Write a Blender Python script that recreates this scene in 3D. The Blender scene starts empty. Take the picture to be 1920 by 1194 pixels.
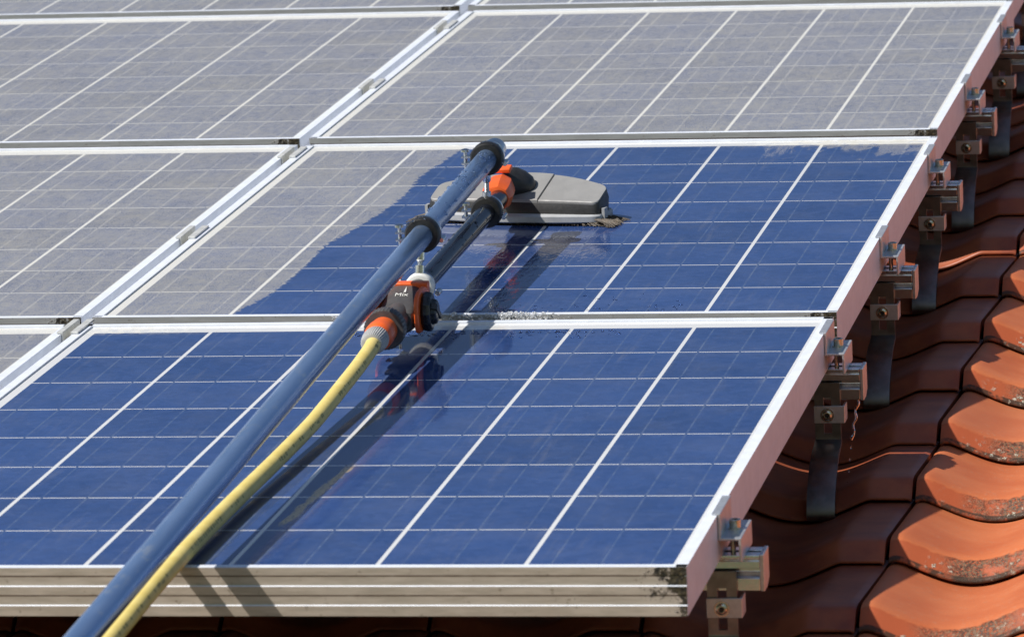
import bpy, math, random
from mathutils import Matrix, Vector

sc = bpy.context.scene
random.seed(7)
R = math.radians

# ------------------------------------------------------------------ frame of the roof
# u = along the eaves, v = up the slope, w = out of the roof; PITCH turns it into the world
PITCH = R(22.0)
ROOF = Matrix.Translation((0, 0, 5.0)) @ Matrix.Rotation(PITCH, 4, 'X')
ROOF_I = ROOF.inverted()

# ------------------------------------------------------------------ camera
CR = ((0.9837160160121975, 0.17415251903310733, -0.04442634303555862),
      (-0.009674542489730376, -0.19551715292350402, -0.980652561379565),
      (-0.17946922596563553, 0.9651134353158236, -0.19064850879087758))
CAM_POS = Vector((0.8244, -5.3113, 1.3148))
cam = bpy.data.cameras.new('camera')
cam.sensor_fit = 'HORIZONTAL'
cam.sensor_width = 36.0
cam.lens = 184.416
cam.clip_start = 0.1
cam.clip_end = 2000
cam.dof.use_dof = True
cam.dof.focus_distance = 7.15
cam.dof.aperture_fstop = 18
camo = bpy.data.objects.new('camera', cam)
sc.collection.objects.link(camo)
m = Matrix.Identity(4)
for i in range(3):
    m[i][0] = CR[0][i]
    m[i][1] = -CR[1][i]
    m[i][2] = -CR[2][i]
    m[i][3] = CAM_POS[i]
camo.matrix_world = ROOF @ m
sc.camera = camo

# ------------------------------------------------------------------ sky and sun
SUN_TO = (ROOF.to_3x3() @ Vector((-0.715, -0.325, 1.0))).normalized()   # towards the sun
world = bpy.data.worlds.new('World')
sc.world = world
world.use_nodes = True
wn = world.node_tree
bg = wn.nodes['Background']
sky = wn.nodes.new('ShaderNodeTexSky')
sky.sky_type = 'NISHITA'
sky.sun_disc = False
sky.sun_elevation = math.asin(SUN_TO.z)
sky.sun_rotation = math.atan2(SUN_TO.x, SUN_TO.y)
sky.altitude = 400
sky.air_density = 1.0
sky.dust_density = 0.6
sky.ozone_density = 1.5
wn.links.new(sky.outputs[0], bg.inputs[0])
bg.inputs[1].default_value = 0.074
sl = bpy.data.lights.new('sun', 'SUN')
sl.energy = 4.7
sl.angle = R(0.53)
sl.color = (1.0, 0.95, 0.88)
so = bpy.data.objects.new('sun', sl)
sc.collection.objects.link(so)
so.rotation_euler = SUN_TO.to_track_quat('Z', 'Y').to_euler()
so.location = (0, 0, 20)
sc.view_settings.view_transform = 'Standard'
sc.view_settings.look = 'None'
sc.view_settings.gamma = 1
sc.view_settings.exposure = 0.27

# ------------------------------------------------------------------ sag of the array
V_PITCH = 1.3815240759526088
U_PITCH = 1.0161
ROWS = [(0, 0, 0, 0, 0),
        (-0.003614, 0.000811, 0.008487, 0.002465, -0.003015),
        (-0.012340, 0.017731, 0.012078, 0.000658, -0.006433),
        (-0.006, 0.0368, 0.0150, 0.0, -0.008)]


def row_m(r):
    dv, h, rx, ry, rz = ROWS[r]
    rot = (Matrix.Rotation(rz, 4, 'Z') @ Matrix.Rotation(ry, 4, 'Y') @ Matrix.Rotation(rx, 4, 'X'))
    return (Matrix.Translation((-0.5, r * V_PITCH + dv, h)) @ rot @ Matrix.Translation((0.5, 0, 0)))


def sag(v):
    pts = [(-9, 0), (1.36, 0), (2.74, .0122), (4.14, .030), (9, .104)]
    for (a, b), (c, d) in zip(pts, pts[1:]):
        if v <= c:
            return b + (d - b) * (v - a) / (c - a)
    return .104


# ------------------------------------------------------------------ object helpers
def link(o):
    sc.collection.objects.link(o)
    return o


def tag(o, label=None, cat=None, group=None, kind=None):
    if label: o['label'] = label
    if cat: o['category'] = cat
    if group: o['group'] = group
    if kind: o['kind'] = kind
    return o


def place(o, mat):
    o.matrix_world = ROOF @ mat
    return o


def empty(name, mat, label, cat, group=None):
    o = link(bpy.data.objects.new(name, None))
    o.empty_display_size = 0.05
    place(o, mat)
    return tag(o, label, cat, group)


class MB:
    def __init__(self):
        self.v, self.f, self.mi = [], [], []
        self.cur = 0

    def add(self, verts, faces):
        b = len(self.v)
        self.v += [Vector(p) for p in verts]
        for f in faces:
            self.f.append([b + i for i in f])
            self.mi.append(self.cur)
        return self

    def box(self, x0, x1, y0, y1, z0, z1, mat=None):
        p = [Vector((x, y, z)) for z in (z0, z1) for y in (y0, y1) for x in (x0, x1)]
        if mat: p = [mat @ q for q in p]
        return self.add(p, [(0, 2, 3, 1), (4, 5, 7, 6), (0, 1, 5, 4), (2, 6, 7, 3), (0, 4, 6, 2), (1, 3, 7, 5)])

    def prism(self, poly, axis, a, b):
        """poly: 2D points (ccw) in the plane across axis, swept from a to b"""
        n = len(poly)
        def pt(p, t):
            if axis == 'x': return (t, p[0], p[1])
            if axis == 'y': return (p[0], t, p[1])
            return (p[0], p[1], t)
        vs = [pt(p, a) for p in poly] + [pt(p, b) for p in poly]
        fs = [(i, (i + 1) % n, n + (i + 1) % n, n + i) for i in range(n)]
        fs += [tuple(range(n))[::-1], tuple(range(n, 2 * n))]
        return self.add(vs, fs)

    def loft(self, rings, cap=True):
        n = len(rings[0])
        vs = [p for r in rings for p in r]
        fs = []
        for k in range(len(rings) - 1):
            for i in range(n):
                j = (i + 1) % n
                fs.append((k * n + i, k * n + j, (k + 1) * n + j, (k + 1) * n + i))
        if cap:
            fs.append(tuple(range(n))[::-1])
            fs.append(tuple(range((len(rings) - 1) * n, len(rings) * n)))
        return self.add(vs, fs)

    def lathe(self, a, b, prof, n=32, up=(0, 0, 1), ribs=0, ribd=0):
        """prof: (t along a->b in metres from a, radius)"""
        a, b = Vector(a), Vector(b)
        d = (b - a).normalized()
        s = d.cross(Vector(up))
        if s.length < 1e-4: s = d.cross(Vector((0, 1, 0)))
        s.normalize()
        t = s.cross(d)
        rings = []
        for (h, r) in prof:
            ring = []
            for i in range(n):
                an = 2 * math.pi * i / n
                rr = r
                if ribs and (i * ribs // n) % 1 == 0:
                    rr = r - (ribd if i % 2 else 0)
                ring.append(a + d * h + s * (rr * math.cos(an)) + t * (rr * math.sin(an)))
            rings.append(ring)
        return self.loft(rings)

    def cyl(self, a, b, r, n=24):
        L = (Vector(b) - Vector(a)).length
        return self.lathe(a, b, [(0, r), (L, r)], n)

    def tube(self, pts, r, n=20):
        pts = [Vector(p) for p in pts]
        rings = []
        up = Vector((0, 0, 1))
        for i, p in enumerate(pts):
            d = (pts[min(i + 1, len(pts) - 1)] - pts[max(i - 1, 0)]).normalized()
            s = d.cross(up).normalized()
            t = s.cross(d)
            rr = r[i] if isinstance(r, (list, tuple)) else r
            rings.append([p + s * (rr * math.cos(2 * math.pi * k / n)) + t * (rr * math.sin(2 * math.pi * k / n)) for k in range(n)])
        return self.loft(rings)

    def blob(self, c, rx, ry, rz, nu=8, nv=5, rot=None):
        c = Vector(c)
        rings = []
        vs = []
        for j in range(nv + 1):
            ph = -math.pi / 2 + math.pi * j / nv
            for i in range(nu):
                th = 2 * math.pi * i / nu
                q = Vector((rx * math.cos(ph) * math.cos(th), ry * math.cos(ph) * math.sin(th), rz * math.sin(ph)))
                if rot: q = rot @ q
                vs.append(c + q)
        fs = [(j * nu + i, j * nu + (i + 1) % nu, (j + 1) * nu + (i + 1) % nu, (j + 1) * nu + i) for j in range(nv) for i in range(nu)]
        return self.add(vs, fs)

    def mesh(self, name, mats, off=None, smooth=35, bevel=0):
        me = bpy.data.meshes.new(name)
        off = Vector(off) if off else Vector((0, 0, 0))
        me.from_pydata([tuple(p - off) for p in self.v], [], self.f)
        if not isinstance(mats, (list, tuple)): mats = [mats]
        for mt in mats: me.materials.append(mt)
        for p, k in zip(me.polygons, self.mi):
            p.material_index = k
        if smooth:
            me.polygons.foreach_set('use_smooth', [True] * len(me.polygons))
            me.set_sharp_from_angle(angle=R(smooth))
        me.update()
        return me

    def build(self, name, mats, parent=None, off=None, smooth=35, bevel=0):
        o = link(bpy.data.objects.new(name, self.mesh(name, mats, off, smooth)))
        if parent: o.parent = parent
        if bevel:
            b = o.modifiers.new('bevel', 'BEVEL')
            b.width = bevel
            b.segments = 2
            b.limit_method = 'ANGLE'
        return o


def dup(root, mat, label=None, group=None, cat=None):
    def rec(o, par):
        c = o.copy()
        link(c)
        c.parent = par
        for ch in o.children:
            rec(ch, c)
        return c
    c = rec(root, None)
    place(c, mat)
    if label: c['label'] = label
    if group: c['group'] = group
    return c


# ------------------------------------------------------------------ material helpers
def mat(name):
    mt = bpy.data.materials.new(name)
    mt.use_nodes = True
    nt = mt.node_tree
    return mt, nt, nt.nodes['Principled BSDF']


class G:
    """tiny helper for node graphs"""
    def __init__(self, nt): self.nt = nt

    def new(self, t, **kw):
        n = self.nt.nodes.new(t)
        for k, v in kw.items(): setattr(n, k, v)
        return n

    def set(self, sock, v):
        if isinstance(v, bpy.types.NodeSocket): self.nt.links.new(v, sock)
        elif v is not None: sock.default_value = v

    def math(self, op, a, b=None, c=None, clamp=False):
        n = self.new('ShaderNodeMath', operation=op)
        n.use_clamp = clamp
        for i, x in enumerate((a, b, c)):
            if x is not None: self.set(n.inputs[i], x)
        return n.outputs[0]

    def coord(self, kind='Object'):
        return self.new('ShaderNodeTexCoord').outputs[kind]

    def xyz(self, v):
        n = self.new('ShaderNodeSeparateXYZ')
        self.set(n.inputs[0], v)
        return n.outputs

    def comb(self, x, y, z):
        n = self.new('ShaderNodeCombineXYZ')
        for i, q in enumerate((x, y, z)): self.set(n.inputs[i], q)
        return n.outputs[0]

    def vmath(self, op, a, b):
        n = self.new('ShaderNodeVectorMath', operation=op)
        self.set(n.inputs[0], a)
        self.set(n.inputs[1], b)
        return n.outputs[0]

    def noise(self, vec, scale, detail=3, rough=0.55, dist=0, color=False):
        n = self.new('ShaderNodeTexNoise')
        self.set(n.inputs['Vector'], vec)
        n.inputs['Scale'].default_value = scale
        n.inputs['Detail'].default_value = detail
        n.inputs['Roughness'].default_value = rough
        n.inputs['Distortion'].default_value = dist
        return n.outputs['Color' if color else 'Fac']

    def voro(self, vec, scale, feature='F1', out='Distance'):
        n = self.new('ShaderNodeTexVoronoi', feature=feature)
        self.set(n.inputs['Vector'], vec)
        n.inputs['Scale'].default_value = scale
        return n.outputs[out]

    def ramp(self, x, a, b, lo=0.0, hi=1.0, smooth=True):
        n = self.new('ShaderNodeMapRange')
        n.interpolation_type = 'SMOOTHSTEP' if smooth else 'LINEAR'
        self.set(n.inputs[0], x)
        for i, q in enumerate((a, b, lo, hi)): self.set(n.inputs[1 + i], q)
        return n.outputs[0]

    def mix(self, f, a, b):
        n = self.new('ShaderNodeMix', data_type='RGBA')
        self.set(n.inputs[0], f)
        for i, q in ((6, a), (7, b)):
            if isinstance(q, tuple) and len(q) == 3: q = q + (1,)
            self.set(n.inputs[i], q)
        return n.outputs[2]

    def bump(self, h, strength, dist=0.001, normal=None):
        n = self.new('ShaderNodeBump')
        n.inputs['Strength'].default_value = strength
        n.inputs['Distance'].default_value = dist
        self.set(n.inputs['Height'], h)
        if normal is not None: self.set(n.inputs['Normal'], normal)
        return n.outputs[0]


def simple(name, col, rough=0.5, metal=0.0, var=0.12, scale=60, spec=0.5, bump=0.0, bscale=300, coat=0):
    mt, nt, p = mat(name)
    g = G(nt)
    c = g.coord()
    n = g.noise(c, scale, 4)
    dark = tuple(x * (1 - var) for x in col)
    lite = tuple(min(1, x * (1 + var)) for x in col)
    g.set(p.inputs['Base Color'], g.mix(g.ramp(n, .3, .7), dark, lite))
    g.set(p.inputs['Roughness'], g.ramp(g.noise(c, scale * 2.3, 3), .3, .7, rough * .85, min(1, rough * 1.15)))
    p.inputs['Metallic'].default_value = metal
    p.inputs['Specular IOR Level'].default_value = spec
    p.inputs['Coat Weight'].default_value = coat
    if bump:
        g.set(p.inputs['Normal'], g.bump(g.noise(c, bscale, 3), bump, .0006))
    return mt


P = 0.1605      # cell pitch across
Q = 0.15913     # cell pitch up the slope


def laminate(name, mode):
    """glass over cells: mode is clean, dusty or mixed"""
    mt, nt, p = mat(name)
    g = G(nt)
    c = g.coord()
    x, y, z = g.xyz(c)
    xs = g.math('MULTIPLY', x, -1.0)
    fx = g.math('FRACT', g.math('DIVIDE', xs, P))
    fy = g.math('FRACT', g.math('DIVIDE', y, Q))
    ex = g.math('ABSOLUTE', g.math('SUBTRACT', fx, .5))
    ey = g.math('ABSOLUTE', g.math('SUBTRACT', fy, .5))
    gx = g.math('GREATER_THAN', ex, .5 - .0025 / P)
    gy = g.math('GREATER_THAN', ey, .5 - .0014 / Q)
    out = g.math('MAXIMUM', g.math('GREATER_THAN', xs, 6 * P - .0028), g.math('LESS_THAN', xs, .0028))
    out2 = g.math('MAXIMUM', g.math('GREATER_THAN', y, 8 * Q - .0017), g.math('LESS_THAN', y, .0017))
    out = g.math('MAXIMUM', out, out2)
    white = g.math('MAXIMUM', g.math('MAXIMUM', gx, gy), out)
    # busbars
    b3 = g.math('ABSOLUTE', g.math('SUBTRACT', g.math('FRACT', g.math('MULTIPLY', fx, 3.0)), .5))
    bus = g.math('LESS_THAN', b3, 3 * .0010 / P)
    bus = g.math('MULTIPLY', bus, g.math('SUBTRACT', 1.0, gx))
    busw = g.math('MULTIPLY', g.math('LESS_THAN', b3, 3 * .0019 / P), g.ramp(g.noise(c, 60, 3), .3, .6, .45, 1))
    busl = g.math('MULTIPLY', bus, g.math('SUBTRACT', 1.0, white))
    tick = g.math('MULTIPLY', g.math('LESS_THAN', b3, 3 * .0014 / P), gy)
    tick = g.math('MULTIPLY', tick, g.math('SUBTRACT', 1.0, g.math('MAXIMUM', gx, out)))
    # cells
    cid = g.comb(g.math('FLOOR', g.math('DIVIDE', xs, P)), g.math('FLOOR', g.math('DIVIDE', y, Q)), 1.7)
    wn_ = g.new('ShaderNodeTexWhiteNoise', noise_dimensions='3D')
    g.set(wn_.inputs[0], cid)
    grain = g.voro(c, 90, out='Color')
    gr = g.xyz(grain)[0]
    cellv = g.math('ADD', g.math('MULTIPLY', wn_.outputs['Value'], .5), g.math('MULTIPLY', gr, .5))
    cellv = g.math('ADD', g.math('MULTIPLY', cellv, .7), g.ramp(g.noise(c, 3.2, 3), .3, .7, 0, .35))
    cell = g.mix(cellv, (.012, .038, .138), (.036, .078, .235))
    cell = g.mix(g.math('MULTIPLY', busl, g.ramp(g.noise(c, 40, 2), .35, .65, .25, .8)), cell, (.085, .13, .24))
    back = g.mix(g.noise(c, 30), (.70, .70, .69), (.77, .77, .76))
    pat = g.mix(white, cell, back)
    pat = g.mix(tick, pat, (.07, .09, .16))
    # dust
    fine = g.noise(c, 420, 4, .9)
    mid = g.noise(c, 55, 4, .6)
    big = g.noise(c, 7, 3)
    runs = g.noise(g.vmath('MULTIPLY', c, (1.0, .22, 1.0)), 90, 3, .6)
    speck = g.ramp(g.voro(c, 170), .06, .16, 1, 0)
    speck = g.math('MULTIPLY', speck, g.ramp(g.noise(c, 70, 2), .5, .62))
    dust = g.math('ADD', g.ramp(fine, .37, .63, .20, .74), g.ramp(mid, .3, .7, -.04, .04))
    dust = g.math('ADD', dust, g.ramp(big, .3, .7, -.04, .04))
    dust = g.math('ADD', dust, g.ramp(runs, .35, .7, -.03, .04))
    dust = g.math('ADD', dust, g.math('MULTIPLY', speck, .28))
    dust = g.math('SUBTRACT', dust, g.math('MULTIPLY', g.math('MULTIPLY', white, g.math('SUBTRACT', 1.0, tick)), .12), clamp=True)
    # faint leftover film on the washed glass
    film = g.math('MULTIPLY', g.ramp(g.noise(c, 130, 3, .7), .55, .8), .10)
    film = g.math('ADD', film, g.ramp(g.noise(c, 12, 3), .35, .75, .005, .05))
    dry = g.noise(g.vmath('MULTIPLY', c, (1.0, .07, 1.0)), 55, 4, .65)
    dry = g.math('MULTIPLY', g.ramp(dry, .52, .74), g.ramp(g.noise(c, 5, 2), .42, .62))
    film = g.math('ADD', film, g.math('MULTIPLY', dry, .11))
    wet = None
    if mode == 'clean':
        # residue: a dry line left under the top frame and thin grime next to the pole
        top = g.math('MULTIPLY', g.ramp(y, 8 * Q - .022, 8 * Q - .002), g.ramp(g.math('MULTIPLY', x, -1), .70, .95))
        top = g.math('MULTIPLY', top, g.ramp(g.noise(c, 90, 3), .35, .6))
        film = g.math('ADD', film, g.math('MULTIPLY', top, .35))
        lx = g.math('ADD', g.math('MULTIPLY', y, .05), -.4745)
        d = g.math('ABSOLUTE', g.math('SUBTRACT', x, lx))
        wob = g.ramp(g.noise(g.vmath('MULTIPLY', c, (1.0, .35, 1.0)), 60, 3), .3, .7, .003, .011)
        gm = g.math('MULTIPLY', g.ramp(d, g.math('MULTIPLY', wob, .4), wob, 1, 0), g.ramp(y, .17, .20))
        gm = g.math('MULTIPLY', gm, g.ramp(y, .44, .50, 1, 0))
        gm = g.math('MULTIPLY', gm, g.ramp(g.noise(c, 300, 3, .8), .38, .50))
        amount = film
    elif mode == 'dusty':
        amount, gm = dust, None
    else:
        gm = None
        fc = g.new('ShaderNodeFloatCurve')
        pts = [(-.03, -.80), (.01, -.799), (.134, -.780), (.274, -.774), (.389, -.775), (.507, -.776), (.555, -.767), (.61, -.761),
               (.74, -.748), (.869, -.741), (.963, -.744), (1.035, -.747), (1.118, -.742), (1.19, -.735), (1.273, -.729), (1.34, -.722)]
        cv = fc.mapping.curves[0]
        t = lambda a: (a + .05) / 1.45
        cv.points[0].location = (0, pts[0][1] + 1)
        cv.points[1].location = (1, pts[-1][1] + 1)
        for a, b in pts: cv.points.new(t(a), b + 1)
        fc.mapping.update()
        g.set(fc.inputs['Value'], g.math('DIVIDE', g.math('ADD', y, .05), 1.45))
        edge = g.math('SUBTRACT', fc.outputs[0], 1.0)
        wobble = g.ramp(g.noise(c, 70, 3), .3, .7, -.0035, .0035)
        dm = g.ramp(g.math('ADD', g.math('SUBTRACT', x, edge), wobble), -.002, .004, 1, 0)
        # streaks of dried dirt left near the top right corner
        sn = g.noise(g.vmath('MULTIPLY', c, (1.0, .30, 1.0)), 26, 4, .65, .6)
        tr = g.math('MULTIPLY', g.ramp(y, .98, 1.27), g.ramp(x, -.52, -.12))
        th = g.math('SUBTRACT', .78, g.math('MULTIPLY', tr, .36))
        st = g.ramp(g.math('SUBTRACT', sn, th), 0, .10)
        st = g.math('MULTIPLY', st, g.ramp(fine, .35, .6))
        st = g.math('MULTIPLY', st, tr)
        line = g.math('MULTIPLY', g.ramp(y, 8 * Q - .030, 8 * Q - .004), g.ramp(x, -.40, -.1))
        line = g.math('MULTIPLY', line, g.ramp(g.noise(c, 60, 3), .35, .55))
        st = g.math('MAXIMUM', st, line)
        # a faint smear left of the brush
        sm = g.math('MULTIPLY', g.ramp(g.noise(c, 40, 4), .56, .72), g.ramp(g.math('ABSOLUTE', g.math('SUBTRACT', x, g.math('ADD', edge, .05))), .02, .07, 1, 0))
        sm = g.math('MULTIPLY', sm, g.ramp(y, .5, .8))
        film = g.math('ADD', film, g.math('ADD', g.math('MULTIPLY', st, .55), g.math('MULTIPLY', sm, .25)))
        mm = g.new('ShaderNodeMix', data_type='FLOAT')
        g.set(mm.inputs[0], dm)
        g.set(mm.inputs[2], film)
        g.set(mm.inputs[3], dust)
        amount = mm.outputs[0]
        wx = g.math('MULTIPLY', g.ramp(x, -.60, -.53), g.ramp(x, -.36, -.26, 1, 0))
        wet = g.math('MULTIPLY', wx, g.math('MULTIPLY', g.ramp(y, .66, .52), g.ramp(y, .02, .10)))
        wet = g.math('MULTIPLY', wx, g.ramp(y, .62, .70, 1, 0))
    dcol = g.mix(g.noise(c, 25, 4), (.375, .358, .280), (.455, .428, .335))
    base = g.mix(amount, pat, dcol)
    base = g.mix(g.math('MULTIPLY', g.math('MULTIPLY', busw, amount), .42), base, (.56, .53, .47))
    if gm is not None:
        base = g.mix(gm, base, (.55, .40, .17))
    g.set(p.inputs['Base Color'], base)
    rough = g.ramp(amount, .05, .5, .045, .62)
    g.set(p.inputs['Roughness'], rough)
    p.inputs['IOR'].default_value = 1.55
    g.set(p.inputs['Specular IOR Level'], g.ramp(amount, .05, .5, .5, .22))
    h = g.math('ADD', g.math('MULTIPLY', g.noise(c, 1100, 1), .02), g.math('MULTIPLY', amount, .4))
    nrm = g.bump(h, .35, .0004)
    if wet is not None:
        rip = g.noise(g.vmath('MULTIPLY', c, (1.0, .35, 1.0)), 75, 3, .6, 1.0)
        nrm = g.bump(g.math('MULTIPLY', rip, wet), .35, .0016, nrm)
    g.set(p.inputs['Normal'], nrm)
    return mt


def alu_frame(name, dirty, cols=((.42, .355, .285), (.53, .45, .37))):
    mt, nt, p = mat(name)
    g = G(nt)
    c = g.coord()
    x, y, z = g.xyz(c)
    n = g.noise(c, 40, 4)
    if dirty:
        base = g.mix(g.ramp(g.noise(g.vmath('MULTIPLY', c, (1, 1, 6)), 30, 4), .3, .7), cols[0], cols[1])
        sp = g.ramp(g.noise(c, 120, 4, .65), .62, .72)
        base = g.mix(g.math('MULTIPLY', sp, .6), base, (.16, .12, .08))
        # grime along the grooves
        for zc in (-.0070, -.0280):
            gl = g.ramp(g.math('ABSOLUTE', g.math('SUBTRACT', z, zc)), .0004, .0013, 1, 0)
            gl = g.math('MULTIPLY', gl, g.ramp(g.noise(c, 60, 3), .2, .5, .55, 1))
            base = g.mix(g.math('MULTIPLY', gl, .85), base, (.13, .07, .045))
        # moss at the lower right corner
        mx = g.ramp(x, -.070, .010)
        mz = g.ramp(z, -.056, -.004, .15, 1)
        mm = g.math('ADD', g.math('MULTIPLY', mx, mz), g.math('MULTIPLY', g.ramp(x, -.006, .012), .5))
        mo = g.ramp(g.math('ADD', g.math('MULTIPLY', mm, .56), g.math('MULTIPLY', g.math('SUBTRACT', g.noise(c, 75, 6, .8), .5), 1.7)), .31, .44)
        mcol = g.mix(g.ramp(g.noise(c, 260, 3), .35, .65), (.013, .011, .008), (.075, .058, .028))
        base = g.mix(mo, base, mcol)
        g.set(p.inputs['Normal'], g.bump(g.math('MULTIPLY', mo, g.noise(c, 220, 3)), .9, .002))
        p.inputs['Roughness'].default_value = .6
        g.set(p.inputs['Metallic'], g.ramp(mo, 0, 1, .15, 0))
    else:
        base = g.mix(g.ramp(n, .3, .7), (.71, .75, .83), (.78, .82, .89))
        st = g.ramp(g.noise(g.vmath('MULTIPLY', c, (1, .15, 1)), 160, 3), .35, .7)
        base = g.mix(g.math('MULTIPLY', st, .15), base, (.60, .585, .56))
        sp = g.ramp(g.noise(c, 190, 4, .7), .66, .74)
        base = g.mix(g.math('MULTIPLY', sp, .35), base, (.45, .40, .30))
        p.inputs['Roughness'].default_value = .42
        p.inputs['Metallic'].default_value = .08
        g.set(p.inputs['Normal'], g.bump(st, .08, .0004))
    g.set(p.inputs['Base Color'], base)
    return mt


def tile_mat(name, lichen):
    mt, nt, p = mat(name)
    g = G(nt)
    c = g.coord()
    oi = g.new('ShaderNodeObjectInfo')
    rnd = oi.outputs['Random']
    cc = g.vmath('ADD', c, g.comb(g.math('MULTIPLY', rnd, 17.0), g.math('MULTIPLY', rnd, 9.0), 0.0))
    x, y, z = g.xyz(c)
    n1 = g.noise(cc, 9, 4)
    n2 = g.noise(cc, 260, 3, .7)
    base = g.mix(g.ramp(n1, .3, .7), (.47, .110, .032), (.57, .165, .057))
    base = g.mix(g.ramp(n2, .35, .75, 0, .35), base, (.42, .13, .055))
    base = g.mix(g.ramp(rnd, 0, 1, 0, .25), base, (.44, .15, .075))
    # short scratches from the press mould
    sc_ = g.noise(g.vmath('MULTIPLY', cc, (1.0, 3.2, 1.0)), 38, 3, .6)
    base = g.mix(g.ramp(sc_, .72, .78, 0, .45), base, (.30, .085, .04))
    pits = g.ramp(g.voro(cc, 260), .05, .14, 1, 0)
    base = g.mix(g.math('MULTIPLY', pits, g.ramp(g.noise(cc, 40, 2), .5, .65, 0, .35)), base, (.72, .42, .25))
    rough = .58
    hgt = g.math('MULTIPLY', n2, .25)
    if lichen:
        nose = g.ramp(g.math('ADD', y, g.ramp(g.noise(cc, 90, 2), .3, .7, -.002, .002)), .0225, .0285, 1, 0)
        pan = g.math('MULTIPLY', g.ramp(x, .02, .055), g.ramp(x, .185, .235, 1, 0))
        ctr = g.math('MULTIPLY', g.ramp(x, .045, .09), g.ramp(x, .15, .205, 1, 0))
        base = g.mix(g.math('MULTIPLY', nose, .85), base, (.37, .080, .028))
        bl = g.ramp(g.noise(cc, 24, 5, .7), .33, .50)
        bl = g.math('MULTIPLY', bl, g.ramp(g.noise(cc, 330, 3, .7), .34, .52))
        mo = g.math('MULTIPLY', g.math('MULTIPLY', bl, nose), ctr)
        base = g.mix(g.math('MULTIPLY', mo, .9), base, g.mix(g.ramp(g.noise(cc, 240, 2), .4, .6), (.030, .019, .012), (.13, .095, .055)))
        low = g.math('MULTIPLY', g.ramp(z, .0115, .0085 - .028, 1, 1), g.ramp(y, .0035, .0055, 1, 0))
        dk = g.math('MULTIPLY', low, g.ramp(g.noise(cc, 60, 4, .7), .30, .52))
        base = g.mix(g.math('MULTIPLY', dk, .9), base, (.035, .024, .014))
        wv_ = g.new('ShaderNodeVectorMath', operation='SCALE')
        g.set(wv_.inputs[0], g.noise(cc, 300, 3, .7, color=True))
        wv_.inputs['Scale'].default_value = .010
        vd = g.voro(g.vmath('ADD', cc, wv_.outputs[0]), 120)
        spots = g.math('MULTIPLY', g.ramp(vd, .22, .40, 1, 0), g.ramp(g.noise(cc, 36, 3), .45, .56))
        spots = g.math('MULTIPLY', g.math('MULTIPLY', spots, g.ramp(y, .006, .022, 1, .12)), pan)
        base = g.mix(g.math('MULTIPLY', spots, .9), base, g.mix(g.ramp(g.noise(cc, 500, 2), .35, .6), (.16, .14, .09), (.55, .53, .43)))
        yl = g.math('MULTIPLY', g.ramp(g.voro(g.vmath('ADD', cc, (3.1, 1.2, 0)), 60), .10, .2, 1, 0), g.ramp(g.noise(cc, 20, 2), .60, .66))
        yl = g.math('MULTIPLY', yl, g.math('MULTIPLY', low, pan))
        base = g.mix(g.math('MULTIPLY', yl, .9), base, (.55, .30, .02))
        hgt = g.math('ADD', hgt, g.math('ADD', g.math('MULTIPLY', spots, 1.6), g.math('MULTIPLY', mo, .9)))
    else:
        # panel shade painted into the clay as dark red, partly wet from runoff
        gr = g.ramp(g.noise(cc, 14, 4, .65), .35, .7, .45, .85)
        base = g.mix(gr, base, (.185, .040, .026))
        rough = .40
    g.set(p.inputs['Base Color'], base)
    p.inputs['Roughness'].default_value = rough
    p.inputs['Specular IOR Level'].default_value = .35
    g.set(p.inputs['Normal'], g.bump(hgt, .55, .0012))
    return mt


def pole_mat(name):
    mt, nt, p = mat(name)
    g = G(nt)
    c = g.coord()
    sp = g.noise(g.vmath('MULTIPLY', c, (1, .10, 1)), 60, 3, .5)
    base = g.mix(g.ramp(sp, .3, .7), (.25, .40, .68), (.33, .49, .78))
    worn = g.ramp(g.noise(g.vmath('MULTIPLY', c, (1, .4, 1)), 45, 4, .7), .56, .75)
    base = g.mix(g.math('MULTIPLY', worn, .7), base, (.62, .68, .75))
    g.set(p.inputs['Base Color'], base)
    p.inputs['Metallic'].default_value = .70
    g.set(p.inputs['Roughness'], g.ramp(sp, .3, .7, .16, .27))
    return mt


def hose_mat(name):
    mt, nt, p = mat(name)
    g = G(nt)
    c = g.coord()
    base = g.mix(g.ramp(g.noise(c, 30, 4), .3, .7), (.70, .55, .16), (.78, .63, .22))
    ring = g.ramp(g.noise(g.vmath('MULTIPLY', c, (.2, 3.0, .2)), 60, 2), .3, .7)
    base = g.mix(g.math('MULTIPLY', ring, .18), base, (.55, .42, .12))
    dirt = g.ramp(g.noise(c, 150, 4, .7), .62, .74)
    base = g.mix(g.math('MULTIPLY', dirt, .5), base, (.22, .20, .08))
    g.set(p.inputs['Base Color'], base)
    p.inputs['Roughness'].default_value = .48
    g.set(p.inputs['Normal'], g.bump(ring, .25, .0008))
    return mt


def water_mat(name, milk=0.0):
    mt, nt, p = mat(name)
    g = G(nt)
    g.set(p.inputs['Base Color'], g.mix(g.noise(g.coord(), 200), (.93, .95, .97), (1, 1, 1)))
    p.inputs['Roughness'].default_value = .03
    p.inputs['IOR'].default_value = 1.33
    p.inputs['Transmission Weight'].default_value = 1 - milk
    return mt


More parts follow.
